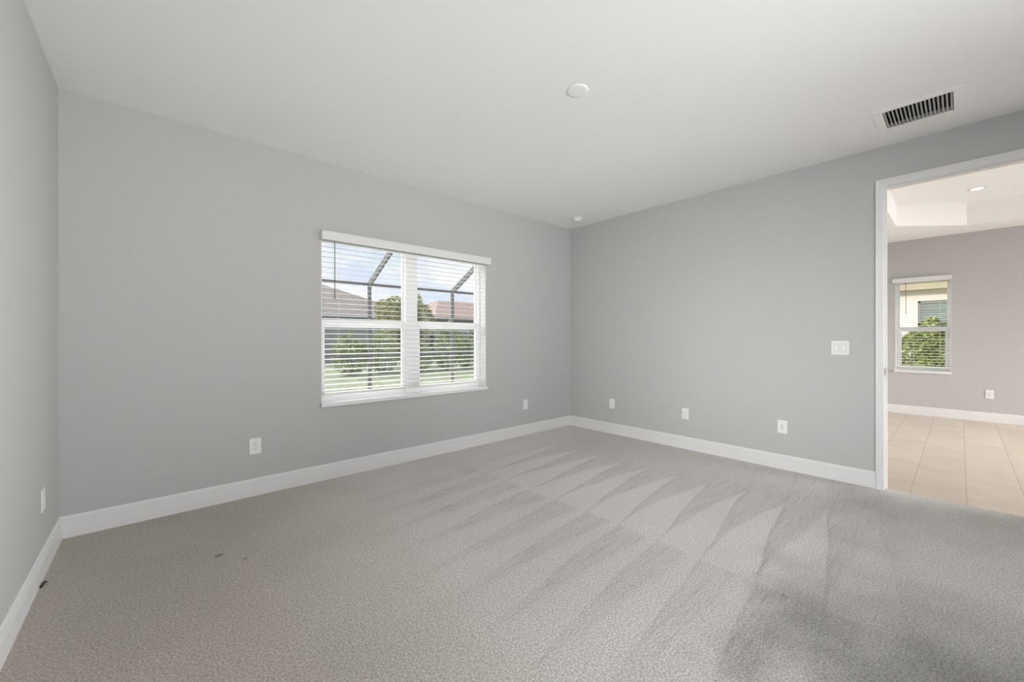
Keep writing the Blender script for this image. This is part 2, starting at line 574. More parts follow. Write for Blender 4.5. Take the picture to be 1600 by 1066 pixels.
struct(me_c)

# ------------------------------------------------------------------ baseboards (moulded profile)
BP = [(0, 0), (0.0155, 0), (0.0155, 0.088), (0.0110, 0.0905), (0.0110, 0.0945), (0.0135, 0.0975), (0.0130, 0.1045), (0.0085, 0.1070), (0.0085, 0.1105), (0.0098, 0.114), (0.0085, 0.124), (0.0050, 0.131), (0.0030, 0.133), (0, 0.133)]
def baseboard(name, a, b, n, z0=0.0, m0=0.0, m1=0.0, h=1.0):
    """from a to b in plan; n = normal into the room; m0, m1 = mitre (+1 shortens an inside corner)"""
    a, b, n = Vector((*a, 0)), Vector((*b, 0)), Vector((*n, 0))
    d = (b-a).normalized()
    bm = bmesh.new()
    prism(bm, BP, lambda p: a + n*p[0] + d*(p[0]*m0) + Vector((0, 0, z0 + p[1]*h)), lambda p: b + n*p[0] - d*(p[0]*m1) + Vector((0, 0, z0 + p[1]*h)))
    return struct(obj(name, bm, TRIM))
CW = 0.050   # visible casing width
baseboard('baseboard_window_side', (XL, 0), (0, 0), (0, -1), 0, 1, 1)
baseboard('baseboard_left', (XL, YB), (XL, 0), (1, 0), 0, 1, 1)
baseboard('baseboard_right', (0, DY0 + 0.034), (0, 0), (-1, 0), 0, 0, 1)
baseboard('baseboard_right_rear', (0, -5.1), (0, DY1 - 0.034), (-1, 0), 0, 1, 0)
baseboard('baseboard_next_room', (FX, -8.1), (FX, NY), (-1, 0), ZT, 1, 1)

# ------------------------------------------------------------------ doorway: jambs, stop, casings, strike plate
door = struct(empty('door_1', (0.06, -3.7, 0)), 'white cased doorway to the tiled room', 'doorway')
PX, PY = 0.06, -3.7
def dpart(name, bm, m, bevel=0):
    for v in bm.verts:
        v.co -= Vector((PX, PY, 0))
    return obj(name, bm, m, door, bevel)
JY0, JY1, JZ = -3.238, -4.164, 2.428
bm = bmesh.new()
bx(bm, -0.002, TI + 0.002, JY0, DY0, ZT, JZ)
bx(bm, -0.002, TI + 0.002, DY1, JY1, ZT, JZ)
bx(bm, -0.002, TI + 0.002, DY1, DY0, JZ, DZ)
dpart('jamb', bm, TRIM)
bm = bmesh.new()
bx(bm, 0.048, 0.085, JY0 - 0.011, JY0, ZT, JZ - 0.011)
bx(bm, 0.048, 0.085, JY1, JY1 + 0.011, ZT, JZ - 0.011)
bx(bm, 0.048, 0.085, JY1, JY0, JZ - 0.011, JZ)
dpart('door_stop', bm, TRIM, 0.001)
# casing: stepped profile swept around the opening; (offset outwards from the opening edge, projection)
CP = [(0, 0), (0, 0.009), (0.006, 0.011), (0.016, 0.011), (0.020, 0.0135), (0.034, 0.0150), (0.037, 0.0195), (0.045, 0.0205), (0.050, 0.018), (0.050, 0)]
def casing(face_x, nx, name):
    bm = bmesh.new()
    iy0, iy1, iz = JY0 + 0.001, JY1 - 0.001, JZ - 0.001
    path = [(iy0, 1, 0.0, 0), (iy0, 1, iz, 1), (iy1, -1, iz, 1), (iy1, -1, 0.0, 0)]
    rows = []
    for y, sy, z, mz in path:
        zz = z if mz else (0.0 if nx < 0 else ZT)
        rows.append([bm.verts.new((face_x + nx*p[1], y + sy*p[0], zz + (p[0] if mz else 0))) for p in CP])
    n = len(CP)
    for A, B in zip(rows, rows[1:]):
        for i in range(n):
            bm.faces.new((A[i], A[(i+1) % n], B[(i+1) % n], B[i]))
    bm.faces.new(rows[0])
    bm.faces.new(rows[-1])
    return dpart(name, bm, TRIM)
casing(0.0, -1, 'casing')
casing(TI, 1, 'casing')
bm = bmesh.new()
prism(bm, [(-0.001 + 0.044*a, 0.943 + b) for a, b in ((0.15, -0.034), (0.85, -0.034), (1, -0.028), (1, 0.028), (0.85, 0.034), (0.15, 0.034), (0, 0.028), (0, -0.028))],
      lambda p: Vector((p[0], JY0 + 0.0005, p[1])), lambda p: Vector((p[0], JY0 - 0.002, p[1])))
sp = dpart('strike_plate', bm, STEEL)
sp['label'] = 'small brushed steel strike plate'
bm = bmesh.new()
bx(bm, 0.016, 0.028, JY0 - 0.0026, JY0 - 0.0015, 0.930, 0.956)
for v in bm.verts: v.co -= Vector((PX, PY, 0))
obj('latch_hole', bm, DARK, sp)

# ------------------------------------------------------------------ windows
def sash_frame(bm, axis, a0, a1, z0, z1, y0, y1, st, top, bot):
    """rectangular sash ring; axis 'x' lies along x, 'y' along y"""
    def B(u0, u1, w0, w1):
        if axis == 'x': bx(bm, u0, u1, y0, y1, w0, w1)
        else: bx(bm, y0, y1, u0, u1, w0, w1)
    B(a0, a0 + st, z0, z1)
    B(a1 - st, a1, z0, z1)
    B(a0 + st, a1 - st, z1 - top, z1)
    B(a0 + st, a1 - st, z0, z0 + bot)
def build_window(name, axis, u0, u1, z0, z1, face, sgn, units, label):
    """face: plane of the inner wall; sgn: outward direction; units: (a0, a1) glazed units"""
    root = struct(empty(name, (0, 0, 0)), label, 'window')
    P = lambda d: face + sgn*d
    def B(bm, a0, a1, d0, d1, w0, w1):
        if axis == 'x': bx(bm, a0, a1, P(d0), P(d1), w0, w1)
        else: bx(bm, P(d0), P(d1), a0, a1, w0, w1)
    # painted returns of the opening
    bm = bmesh.new()
    t = 0.006
    B(bm, u0, u0 + t, 0.0, 0.20, z0, z1)
    B(bm, u1 - t, u1, 0.0, 0.20, z0, z1)
    B(bm, u0 + t, u1 - t, 0.0, 0.20, z1 - t, z1)
    obj('window_return', bm, REVEAL, root)
    # marble sill
    bm = bmesh.new()
    B(bm, u0 + t, u1 - t, 0.0, 0.112, z0, z0 + 0.018)
    B(bm, u0 - 0.004, u1 + 0.016, -0.022, 0.0, z0 - 0.014, z0 + 0.018)
    obj('window_sill', bm, SILL, root, 0.003)
    # outer frame + mullion
    bm = bmesh.new()
    fb = z0 + 0.0
    B(bm, u0 + t, units[0][0], 0.112, 0.195, fb, z1 - t)
    B(bm, units[-1][1], u1 - t, 0.112, 0.195, fb, z1 - t)
    for (a, b), (c, d) in zip(units, units[1:]):
        B(bm, b, c, 0.105, 0.195, fb, z1 - t)
    for a, b in units:
        B(bm, a, b, 0.112, 0.195, z1 - t - 0.020, z1 - t)
        B(bm, a, b, 0.112, 0.195, fb, fb + 0.045)
    obj('window_frame', bm, VINYL, root, 0.002)
    for a, b in units:
        zt, zm, zb = z1 - t - 0.020, 1.350, fb + 0.045
        bm = bmesh.new()
        sash_frame(bm, axis, a, b, zm - 0.012, zt, P(0.150), P(0.175), 0.012, 0.012, 0.050)
        us = obj('upper_sash', bm, VINYL, root, 0.0015)
        bm = bmesh.new()
        B(bm, a + 0.012, b - 0.012, 0.160, 0.163, zm + 0.038, zt - 0.012)
        obj('glass_pane', bm, GLASS, us)
        bm = bmesh.new()
        sash_frame(bm, axis, a, b, zb, zm + 0.008, P(0.114), P(0.146), 0.033, 0.043, 0.040)
        ls = obj('lower_sash', bm, VINYL, root, 0.002)
        bm = bmesh.new()
        B(bm, a + 0.033, b - 0.033, 0.129, 0.132, zb + 0.040, zm - 0.035)
        obj('glass_pane', bm, GLASS, ls)
        bm = bmesh.new()
        cx = (a+b)/2
        B(bm, cx - 0.025, cx + 0.025, 0.102, 0.116, zm - 0.006, zm + 0.008)
        obj('sash_lock', bm, VINYL, ls, 0.002)
    return root
build_window('window_1', 'x', WX0, WX1, WZ0, WZ1, 0.0, 1, [(-3.254, -2.449), (-2.315, -1.526)], 'white twin single hung window above the carpet')
build_window('window_2', 'y', FWY0, FWY1, FWZ0, FWZ1, FX, 1, [(-3.515, -2.962)], 'white single hung window in the next room')

# ------------------------------------------------------------------ blinds
def build_blind(name, axis, u0, u1, face, sgn, ztop, zval0, zval1, uv0, uv1, zrail, label, cords, wand_u, wand_z, tilt, sag=0.0, pitch_=0.0445):
    """slats hang inside the opening; the valance projects into the room (towards -sgn)"""
    root = tag(empty(name, (0, 0, 0)), label, 'window blind')
    P = lambda d: face + sgn*d
    V = (lambda u, d, z: Vector((u, P(d), z))) if axis == 'x' else (lambda u, d, z: Vector((P(d), u, z)))
    def B(bm, a0, a1, d0, d1, w0, w1):
        if axis == 'x': bx(bm, a0, a1, P(d0), P(d1), w0, w1)
        else: bx(bm, P(d0), P(d1), a0, a1, w0, w1)
    # valance: moulded board with short returns
    bm = bmesh.new()
    prof = [(-0.050, zval0), (-0.060, zval0 + 0.004), (-0.060, zval1 - 0.020), (-0.063, zval1 - 0.014), (-0.063, zval1 - 0.003), (-0.061, zval1), (-0.050, zval1)]
    prism(bm, prof, lambda p: V(uv0, p[0], p[1]), lambda p: V(uv1, p[0], p[1]))
    B(bm, uv0, uv0 + 0.010, -0.050, -0.001, zval0 + 0.002, zval1 - 0.002)
    B(bm, uv1 - 0.010, uv1, -0.050, -0.001, zval0 + 0.002, zval1 - 0.002)
    obj('valance', bm, TRIM, root)
    # headrail
    bm = bmesh.new()
    B(bm, u0 + 0.01, u1 - 0.01, -0.006, 0.045, ztop - 0.045, ztop - 0.004)
    obj('headrail', bm, SLAT, root)
    # slats
    bm = bmesh.new()
    z = zrail + 0.032
    c, s = math.cos(tilt), math.sin(tilt)
    while z < ztop - 0.05:
        hw, th = 0.025, 0.0014
        ring = []
        for x, y in ((-hw, -th), (0, -th + 0.0012), (hw, -th), (hw, th), (0, th + 0.0012), (-hw, th)):
            ring.append((x*c - y*s, x*s + y*c))
        prism(bm, ring, lambda p: V(u0 + 0.004, 0.020 + p[0], z + p[1]), lambda p: V(u1 - 0.004, 0.020 + p[0], z + p[1] - sag*(1 - (z - zrail)/(ztop - zrail))))
        z += pitch_
    obj('slats', bm, SLAT, root)
    bm = bmesh.new()
    prism(bm, [(-0.006, zrail - 0.010), (0.046, zrail - 0.010), (0.046, zrail + 0.008), (-0.006, zrail + 0.008)], lambda p: V(u0 + 0.004, p[0], p[1]), lambda p: V(u1 - 0.004, p[0], p[1] - sag))
    obj('bottom_rail', bm, SLAT, root, 0.003)
    for cu in cords:
        bm = bmesh.new()
        f = sag*(cu - u0)/(u1 - u0) if u1 > u0 else 0
        for dd in (-0.0065, 0.0465):
            a, b = V(cu, dd, zrail - f), V(cu, dd, ztop - 0.03)
            tube(bm, a, b, 0.0009, 5)
        obj('ladder_cord', bm, CORD, root)
    bm = bmesh.new()
    tube(bm, V(wand_u, -0.022, zval0 + 0.03), V(wand_u, -0.022, wand_z + 0.03), 0.0038, 6)
    tube(bm, V(wand_u, -0.022, wand_z + 0.03), V(wand_u, -0.022, wand_z), 0.0055, 8)
    wd = obj('tilt_wand', bm, WAND, root)
    wd['label'] = 'thin dark grey tilt wand'
    return root
build_blind('window_blind', 'x', WX0 + 0.006, WX1 - 0.006, 0.0, 1, WZ1 - 0.004, 2.056, 2.134, -3.292, -1.468, 0.735,
            'wide white slatted blind over the twin window of the carpeted room', (-3.133, -2.80, -2.475, -2.27, -1.957, -1.66), -3.177, 1.562, math.radians(5.5), 0.012)
build_blind('window_blind', 'y', FWY0 + 0.006, FWY1 - 0.006, FX, 1, FWZ1 - 0.004, 2.102, 2.172, -3.558, -2.899, 0.752,
            'narrow white slatted blind in the window seen through the doorway', (-3.43, -3.14), -3.055, 1.60, math.radians(4.0))

# ------------------------------------------------------------------ outlets, switch
def rot_for(n):
    """local x = across the wall, local y = out of the wall, z up"""
    n = Vector((*n, 0))
    return Vector((0, 1, 0)).rotation_difference(n).to_euler() if n != Vector((0, -1, 0)) else (0, 0, PI)
def plate(root, wd, ht, cut=None):
    bm = bmesh.new()
    bx(bm, -wd/2, wd/2, 0, 0.0055, -ht/2, ht/2)
    return obj('cover_plate', bm, PLATE, root, 0.0022, seg=3)
def duplex(root):
    for s in (-1, 1):
        bm = bmesh.new()
        pts = []
        for i in range(24):
            a = 2*PI*i/24
            x, z = 0.0172*math.cos(a), 0.0172*math.sin(a)
            z = max(-0.0125, min(0.0125, z))
            pts.append((x, z))
        prism(bm, pts, lambda p: Vector((p[0], 0.0045, p[1] + s*0.0195)), lambda p: Vector((p[0], 0.0075, p[1] + s*0.0195)))
        f = obj('receptacle', bm, PLATE, root)
        bm = bmesh.new()
        for sx, hh in ((-0.0063, 0.0045), (0.0063, 0.0036)):
            bx(bm, sx - 0.0011, sx + 0.0011, 0.0074, 0.0079, s*0.0195 + 0.0035 - hh, s*0.0195 + 0.0035 + hh)
        tube(bm, (0, 0.0074, s*0.0195 - 0.0078), (0, 0.0079, s*0.0195 - 0.0078), 0.0024, 10)
        obj('slot', bm, DARK, f)
    bm = bmesh.new()
    tube(bm, (0, 0.005, 0), (0, 0.0068, 0), 0.0028, 12)
    obj('screw', bm, STEEL, root)
def inset(root):
    bm = bmesh.new()
    bx(bm, -0.0165, 0.0165, 0.0040, 0.0066, -0.0335, 0.0335)
    obj('insert', bm, PLATE, root, 0.001)
    bm = bmesh.new()
    for a, b in ((-0.0177, -0.0167), (0.0167, 0.0177)):
        bx(bm, a, b, 0.0052, 0.0057, -0.0345, 0.0345)
    for a, b in ((-0.0347, -0.0337), (0.0337, 0.0347)):
        bx(bm, -0.0177, 0.0177, 0.0052, 0.0057, a, b)
    obj('gap', bm, mat('grey_gap', (0.25, 0.25, 0.25), 0.8) if 'grey_gap' not in bpy.data.materials else bpy.data.materials['grey_gap'], root)
def jack(root):
    bm = bmesh.new()
    tube(bm, (0, 0.005, 0.010), (0, 0.013, 0.010), 0.0048, 12)
    tube(bm, (0, 0.013, 0.010), (0, 0.0155, 0.010), 0.0030, 12)
    obj('coaxial_jack', bm, STEEL, root)
    bm = bmesh.new()
    bx(bm, -0.007, 0.007, 0.005, 0.0062, -0.019, -0.007)
    obj('data_jack', bm, mat('grey_jack', (0.45, 0.45, 0.45), 0.5), root)
def device(name, loc, n, label, cat, kind, wd=0.074, ht=0.118, group=None):
    r = empty(name, loc)
    r.rotation_euler = rot_for(n)
    tag(r, label, cat, group)
    plate(r, wd, ht)
    if kind == 'duplex': duplex(r)
    elif kind == 'inset': inset(r)
    elif kind == 'jack': jack(r)
    return r
G = 'wall outlets'
device('wall_outlet', (-3.766, 0, 0.383), (0, -1), 'white duplex power outlet with dark slots on the window wall, left of the window', 'outlet', 'duplex', 0.079, 0.122, G)
device('wall_outlet', (-0.872, 0, 0.381), (0, -1), 'small white wall plate on the window wall, between the window and the far corner', 'outlet', 'inset', group=G)
device('wall_outlet', (0, -0.689, 0.380), (-1, 0), 'white wall plate on the right wall, nearest to the far corner', 'outlet', 'inset', group=G)
device('wall_outlet', (0, -1.634, 0.386), (-1, 0), 'white duplex power outlet, the middle of three on the right wall', 'outlet', 'duplex', group=G)
device('wall_outlet', (0, -2.543, 0.391), (-1, 0), 'white cable jack plate low on the right wall, closest to the doorway', 'outlet', 'jack', 0.079, 0.122, G)
device('wall_outlet', (XL, -0.468, 0.381), (1, 0), 'white wall plate seen edge-on low on the left wall', 'outlet', 'inset', group=G)
device('wall_outlet', (FX, -3.923, 0.386), (-1, 0), 'white outlet on the far wall of the tiled room, seen through the doorway', 'outlet', 'duplex', 0.079, 0.126, G)
sw = device('light_switch', (0, -2.9625, 1.131), (-1, 0), 'white double rocker light switch on the right wall beside the doorway', 'light switch', None, 0.119, 0.118)
for cx in (-0.0232, 0.0232):
    bm = bmesh.new()
    prism(bm, [(0.0045, -0.033), (0.0066, -0.033), (0.0080, 0.0), (0.0100, 0.033), (0.0045, 0.033)],
          lambda p: Vector((cx - 0.0163, p[0], p[1])), lambda p: Vector((cx + 0.0163, p[0], p[1])))
    rk = obj('rocker', bm, PLATE, sw)
    bm = bmesh.new()
    for a, b in ((cx - 0.0178, cx - 0.0165), (cx + 0.0165, cx + 0.0178)):
        bx(bm, a, b, 0.0052, 0.0057, -0.0345, 0.0345)
    for a, b in ((-0.0347, -0.0333), (0.0333, 0.0347)):
        bx(bm, cx - 0.0178, cx + 0.0178, 0.0052, 0.0057, a, b)
    obj('gap', bm, bpy.data.materials['grey_gap'], rk)

# ------------------------------------------------------------------ ceiling fittings
cp = empty('ceiling_cover_plate', (-2.395, -2.072, HC))
tag(cp, 'round white blank cover plate in the middle of the ceiling', 'cover plate')
bm = bmesh.new()
lathe(bm, [(0, 0.0), (0.066, 0.0), (0.067, -0.002), (0.064, -0.004), (0.050, -0.0055), (0, -0.006)])
obj('disc', bm, CEIL, cp, smooth=True)
bm = bmesh.new()
for s in (-1, 1):
    bm = bmesh.new()
    tube(bm, (s*0.022, 0.0, -0.005), (s*0.022, 0.0, -0.0068), 0.003, 10)
    obj('screw', bm, CEIL, cp)

sd = empty('smoke_detector', (-0.325, -0.385, HC))
tag(sd, 'small round white smoke detector on the ceiling near the far corner', 'smoke detector')
bm = bmesh.new()
lathe(bm, [(0, 0.0), (0.066, 0.0), (0.067, -0.008), (0.062, -0.012), (0, -0.012)])
obj('mounting_base', bm, PLATE, sd, smooth=False)
bm = bmesh.new()
lathe(bm, [(0, -0.012), (0.052, -0.012), (0.052, -0.016), (0.047, -0.017), (0.047, -0.022), (0.051, -0.024), (0.049, -0.034), (0.038, -0.041), (0, -0.043)])
obj('cap', bm, PLATE, sd, smooth=False)

vent = empty('air_vent', ((VX0+VX1)/2, (VY0+VY1)/2, HC))
tag(vent, 'white louvred air register in the ceiling above the doorway', 'air vent')
cx, cy = (VX0+VX1)/2, (VY0+VY1)/2
hx, hy = (VX1-VX0)/2, (VY1-VY0)/2
ox0, ox1, oy0, oy1 = -0.712 - cx, -0.314 - cx, -3.664 - cy, -3.240 - cy
bm = bmesh.new()
def ring4(x0, x1, y0, y1, z): return [bm.verts.new(p) for p in ((x0, y0, z), (x1, y0, z), (x1, y1, z), (x0, y1, z))]
Rg = [ring4(ox0, ox1, oy0, oy1, 0.0), ring4(ox0, ox1, oy0, oy1, -0.003), ring4(-hx - 0.012, hx + 0.012, -hy - 0.012, hy + 0.012, -0.006), ring4(-hx, hx, -hy, hy, -0.006), ring4(-hx, hx, -hy, hy, 0.03)]
for A, B in zip(Rg, Rg[1:]):
    for i in range(4):
        bm.faces.new((A[i], A[(i+1) % 4], B[(i+1) % 4], B[i]))
obj('grille_frame', bm, CEIL, vent)
bm = bmesh.new()
z1 = 0.16
bx(bm, -hx, hx, -hy, hy, z1, z1 + 0.004)
bx(bm, -hx - 0.004, -hx + 0.0005, -hy, hy, 0.028, z1); bx(bm, hx - 0.0005, hx + 0.004, -hy, hy, 0.028, z1)
bx(bm, -hx, hx, -hy - 0.004, -hy + 0.0005, 0.028, z1); bx(bm, -hx, hx, hy - 0.0005, hy + 0.004, 0.028, z1)
obj('duct_box', bm, DUCT, vent)
nv = 17
for i in range(nv):
    bm = bmesh.new()
    yy = -hy + (i + 0.5)*2*hy/nv
    a = math.radians(-33)
    bar(bm, (-hx, yy, 0.002), (hx, yy, 0.002), 0.0013, 0.0185, (0, -math.sin(a), math.cos(a)))
    obj('vane', bm, TRIM, vent)

dl = empty('recessed_downlight', (3.402, -3.782, TZ - 0.006))
tag(dl, 'lit round recessed ceiling light in the tray ceiling beyond the doorway', 'ceiling light')
bm = bmesh.new()
lathe(bm, [(0.055, 0.0), (0.082, 0.0), (0.083, -0.003), (0.078, -0.006), (0.060, -0.004), (0.055, 0.0)])
obj('trim_ring', bm, TRIM, dl)
LAMP = bpy.data.materials.new('lit_lens')
LAMP.use_nodes = True
pb = LAMP.node_tree.nodes['Principled BSDF']
pb.inputs['Emission Color'].default_value = (1.0, 0.93, 0.80, 1)
pb.inputs['Emission Strength'].default_value = 2.2
bm = bmesh.new()
lathe(bm, [(0, -0.004), (0.030, -0.0038), (0.0575, -0.0025), (0.0575, 0.0), (0, 0.0)])
obj('lens', bm, LAMP, dl)

# tiny dark scrap at the left baseboard
bm = bmesh.new()
pts = [(-4.764, -0.655, 0.002), (-4.757, -0.640, 0.010), (-4.753, -0.622, 0.012), (-4.750, -0.606, 0.004)]
for a, b in zip(pts, pts[1:]):
    tube(bm, a, b, 0.0042, 8)
tag(obj('cable_stub', bm, mat('black_rubber', (0.015, 0.012, 0.012), 0.6)), 'tiny dark cable end poking out between the left baseboard and the carpet', 'cable')

# ------------------------------------------------------------------ outdoors
bm = bmesh.new()
bx(bm, -45, 75, TW, 80, -0.45, -0.20)
bx(bm, FX + TW, 75, -40, TW, -0.45, -0.20)
struct(obj('ground', bm, GRASS), 'green lawn outside the windows', 'lawn')
struct(box_obj('patio_slab', (-7, 9, TW, 5.75, -0.198, -0.10), CONC))

# pool cage
CY = 5.563
cage = empty('pool_enclosure', (0, CY, -0.10))
tag(cage, 'dark aluminium screen enclosure outside the twin window', 'screen enclosure')
def cpart(name, bm, m):
    for v in bm.verts: v.co -= Vector((0, CY, -0.10))
    return obj(name, bm, m, cage)
posts = [-5.21, -2.91, -0.605, 1.69, 3.99, 6.29, 8.59]
for px in posts:
    bm = bmesh.new(); bx(bm, px - 0.037, px + 0.037, CY - 0.025, CY + 0.025, -0.10, 2.455)
    cpart('post', bm, ALU)
    bm = bmesh.new(); bar(bm, (px, CY, 2.475), (px, 3.86, 3.345), 0.05, 0.125)
    cpart('rafter', bm, ALU)
    bm = bmesh.new(); bar(bm, (px, 3.86, 3.345), (px, 0.56, 3.345), 0.05, 0.125)
    cpart('rafter', bm, ALU)
x0, x1 = posts[0], posts[-1]
for nm, z, h, d in (('eave_beam', 2.475, 0.055, 0.05), ('chair_rail', 0.84, 0.075, 0.04), ('kick_rail', -0.07, 0.05, 0.05)):
    bm = bmesh.new(); bx(bm, x0, x1, CY - d/2, CY + d/2, z - h/2, z + h/2)
    cpart(nm, bm, ALU)
bm = bmesh.new(); bx(bm, x0, x1, 3.84, 3.88, 3.32, 3.37)
cpart('purlin', bm, ALU)
bm = bmesh.new()
v = [bm.verts.new(p) for p in ((x0, CY + 0.026, -0.1), (x1, CY + 0.026, -0.1), (x1, CY + 0.026, 2.5), (x0, CY + 0.026, 2.5), (x1, 3.86, 3.41), (x0, 3.86, 3.41), (x1, 0.56, 3.41), (x0, 0.56, 3.41))]
bm.faces.new((v[0], v[1], v[2], v[3])); bm.faces.new((v[3], v[2], v[4], v[5])); bm.faces.new((v[5], v[4], v[6], v[7]))
cpart('screen_mesh', bm, SCREEN)

# foliage
def leaf_mat(name, c1, c2):
    m = mat(name, c1, 0.7, None, 0.2)
    noise_color(m, c1, c2, 6.0, 0.35, 0.65, 3)
    return m
LEAF_A = leaf_mat('hedge_leaves', (0.17, 0.22, 0.08), (0.42, 0.48, 0.20))
LEAF_B = leaf_mat('tree_leaves', (0.20, 0.21, 0.06), (0.50, 0.48, 0.19))
LEAF_C = leaf_mat('bright_leaves', (0.20, 0.27, 0.06), (0.50, 0.53, 0.17))
BARK = mat('bark', (0.17, 0.13, 0.10), 0.9)
def plant(name, base, clumps, n, size, lm, label, cat, group, trunk=0.03, seed=1, stems=None):
    rnd = random.Random(seed)
    root = empty(name, base)
    tag(root, label, cat, group)
    bm = bmesh.new()
    tot = sum(c[3]*c[4]*c[5] for c in clumps)
    for cx, cy, cz, rx, ry, rz in clumps:
        for i in range(max(4, int(n*rx*ry*rz/tot))):
            while True:
                p = Vector((rnd.uniform(-1, 1), rnd.uniform(-1, 1), rnd.uniform(-1, 1)))
                if p.length <= 1: break
            p = p.normalized()*(p.length**0.45)
            c = Vector((cx + p.x*rx, cy + p.y*ry, cz + p.z*rz))
            d = Vector((rnd.gauss(0, 1), rnd.gauss(0, 1), rnd.gauss(0, 0.8))).normalized()
            e = d.orthogonal().normalized()
            e.rotate(Matrix.Rotation(rnd.uniform(0, 2*PI), 3, d))
            f = d.cross(e)
            s = size*rnd.uniform(0.6, 1.35)
            a = bm.verts.new(c - d*s); b = bm.verts.new(c + e*s*0.38 + f*s*0.08)
            g = bm.verts.new(c + d*s); h = bm.verts.new(c - e*s*0.38 + f*s*0.08)
            bm.faces.new((a, b, g)); bm.faces.new((a, g, h))
    obj('foliage', bm, lm, root)
    bm = bmesh.new()
    top = max(clumps, key=lambda c: c[2])
    for c in (stems or clumps):
        tube(bm, (0, 0, 0), (c[0]*0.45, c[1]*0.45, c[2]*0.5), trunk, 6, trunk*0.7)
        tube(bm, (c[0]*0.45, c[1]*0.45, c[2]*0.5), (c[0], c[1], c[2]), trunk*0.7, 6, trunk*0.3)
    obj('trunk', bm, BARK, root)
    return root
# hedge shrubs beyond the cage
hx_ = [1.2, 2.6, 4.0, 5.35, 6.7, 8.1, 9.4, 10.8, 12.3]
hl = ['leftmost', 'second', 'third', 'fourth', 'fifth', 'sixth', 'seventh', 'eighth', 'rightmost']
for i, x in enumerate(hx_):
    h = 1.45 + 0.25*math.sin(i*2.3) + (0.35 if i in (3, 5, 8) else 0)
    plant('shrub', (x, 11.8 + 0.3*math.sin(i*1.7), -0.2),
          [(0, 0, h*0.45, 0.66, 0.55, h*0.45), (-0.30, 0.1, h*0.78, 0.33, 0.33, h*0.27), (0.30, -0.1, h*0.68, 0.34, 0.33, h*0.25), (0.05, 0, h*0.95, 0.22, 0.22, h*0.22)],
          1500, 0.075, LEAF_A, 'green hedge shrub behind the screen enclosure, %s of nine in the row' % hl[i] if 0 < i < 8 else 'green hedge shrub behind the screen enclosure, %s in the row' % hl[i], 'shrub', 'hedge shrubs', 0.02, 20 + i)
plant('tree', (4.85, 14.5, -0.2), [(0, 0, 2.2, 1.55, 1.0, 1.0), (-1.1, 0, 2.85, 0.5, 0.5, 0.42), (-0.4, 0.1, 3.05, 0.6, 0.5, 0.42), (0.45, 0, 3.25, 0.42, 0.42, 0.45), (1.0, 0.1, 2.8, 0.40, 0.5, 0.4), (0, 0.2, 1.3, 1.4, 0.8, 0.8)], 10500, 0.085, LEAF_B,
      'tall yellow-green tree behind the hedge and the window mullion', 'tree', None, 0.06, 51)

# neighbouring houses
def shingle_mat(name, c1, c2):
    m = mat(name, c1, 0.95, None, 0.1)
    noise_color(m, c1, c2, 3.0, 0.35, 0.65, 6, (1, 1, 9))
    return m
ROOF_A = shingle_mat('grey_brown_shingles', (0.24, 0.205, 0.18), (0.36, 0.31, 0.27))
ROOF_B = shingle_mat('pinkish_shingles', (0.30, 0.215, 0.185), (0.40, 0.30, 0.265))
ROOF_C = shingle_mat('grey_shingles', (0.26, 0.255, 0.255), (0.36, 0.355, 0.35))
STUCCO_G = mat('grey_stucco', (0.36, 0.36, 0.37), 0.9, (30, 0.1, 0.005))
STUCCO_C = mat('cream_stucco', (0.88, 0.80, 0.69), 0.9, (60, 0.15, 0.004))
FASCIA = mat('sand_fascia', (0.50, 0.43, 0.27), 0.7)
DGLASS = mat('dark_window_glass', (0.07, 0.09, 0.09), 0.15)
def house(name, cx, cy, wd, dp, zw, zr, rot, wallm, roofm, label, hipx=None, over=0.5):
    root = empty(name, (cx, cy, -0.2))
    root.rotation_euler = (0, 0, rot)
    tag(root, label, 'house', 'neighbouring houses')
    bm = bmesh.new(); bx(bm, -wd/2, wd/2, -dp/2, dp/2, 0, zw)
    obj('wall', bm, wallm, root)
    bm = bmesh.new()
    e = over
    hx = (wd/2 - dp/2) if hipx is None else hipx
    b = [bm.verts.new(p) for p in ((-wd/2-e, -dp/2-e, zw), (wd/2+e, -dp/2-e, zw), (wd/2+e, dp/2+e, zw), (-wd/2-e, dp/2+e, zw))]
    r = [bm.verts.new((-hx, 0, zr)), bm.verts.new((hx, 0, zr))]
    bm.faces.new(list(reversed(b)))
    bm.faces.new((b[0], b[1], r[1], r[0])); bm.faces.new((b[1], b[2], r[1])); bm.faces.new((b[2], b[3], r[0], r[1])); bm.faces.new((b[3], b[0], r[0]))
    obj('roof', bm, roofm, root)
    bm = bmesh.new()
    for q in (((-wd/2-e, -dp/2-e), (wd/2+e, -dp/2-e)), ((wd/2+e, -dp/2-e), (wd/2+e, dp/2+e)), ((-wd/2-e, dp/2+e), (wd/2+e, dp/2+e)), ((-wd/2-e, -dp/2-e), (-wd/2-e, dp/2+e))):
        bar(bm, (*q[0], zw - 0.06), (*q[1], zw - 0.06), 0.03, 0.16)
    obj('fascia', bm, mat('grey_fascia', (0.3, 0.3, 0.3), 0.7), root)
    bm = bmesh.new()
    for wx in (-wd*0.28, wd*0.1, wd*0.32):
        bm = bmesh.new()
        bx(bm, wx - 0.7, wx + 0.7, -dp/2 - 0.03, -dp/2 + 0.02, 0.9, 2.2)
        obj('window', bm, DGLASS, root)
    return root
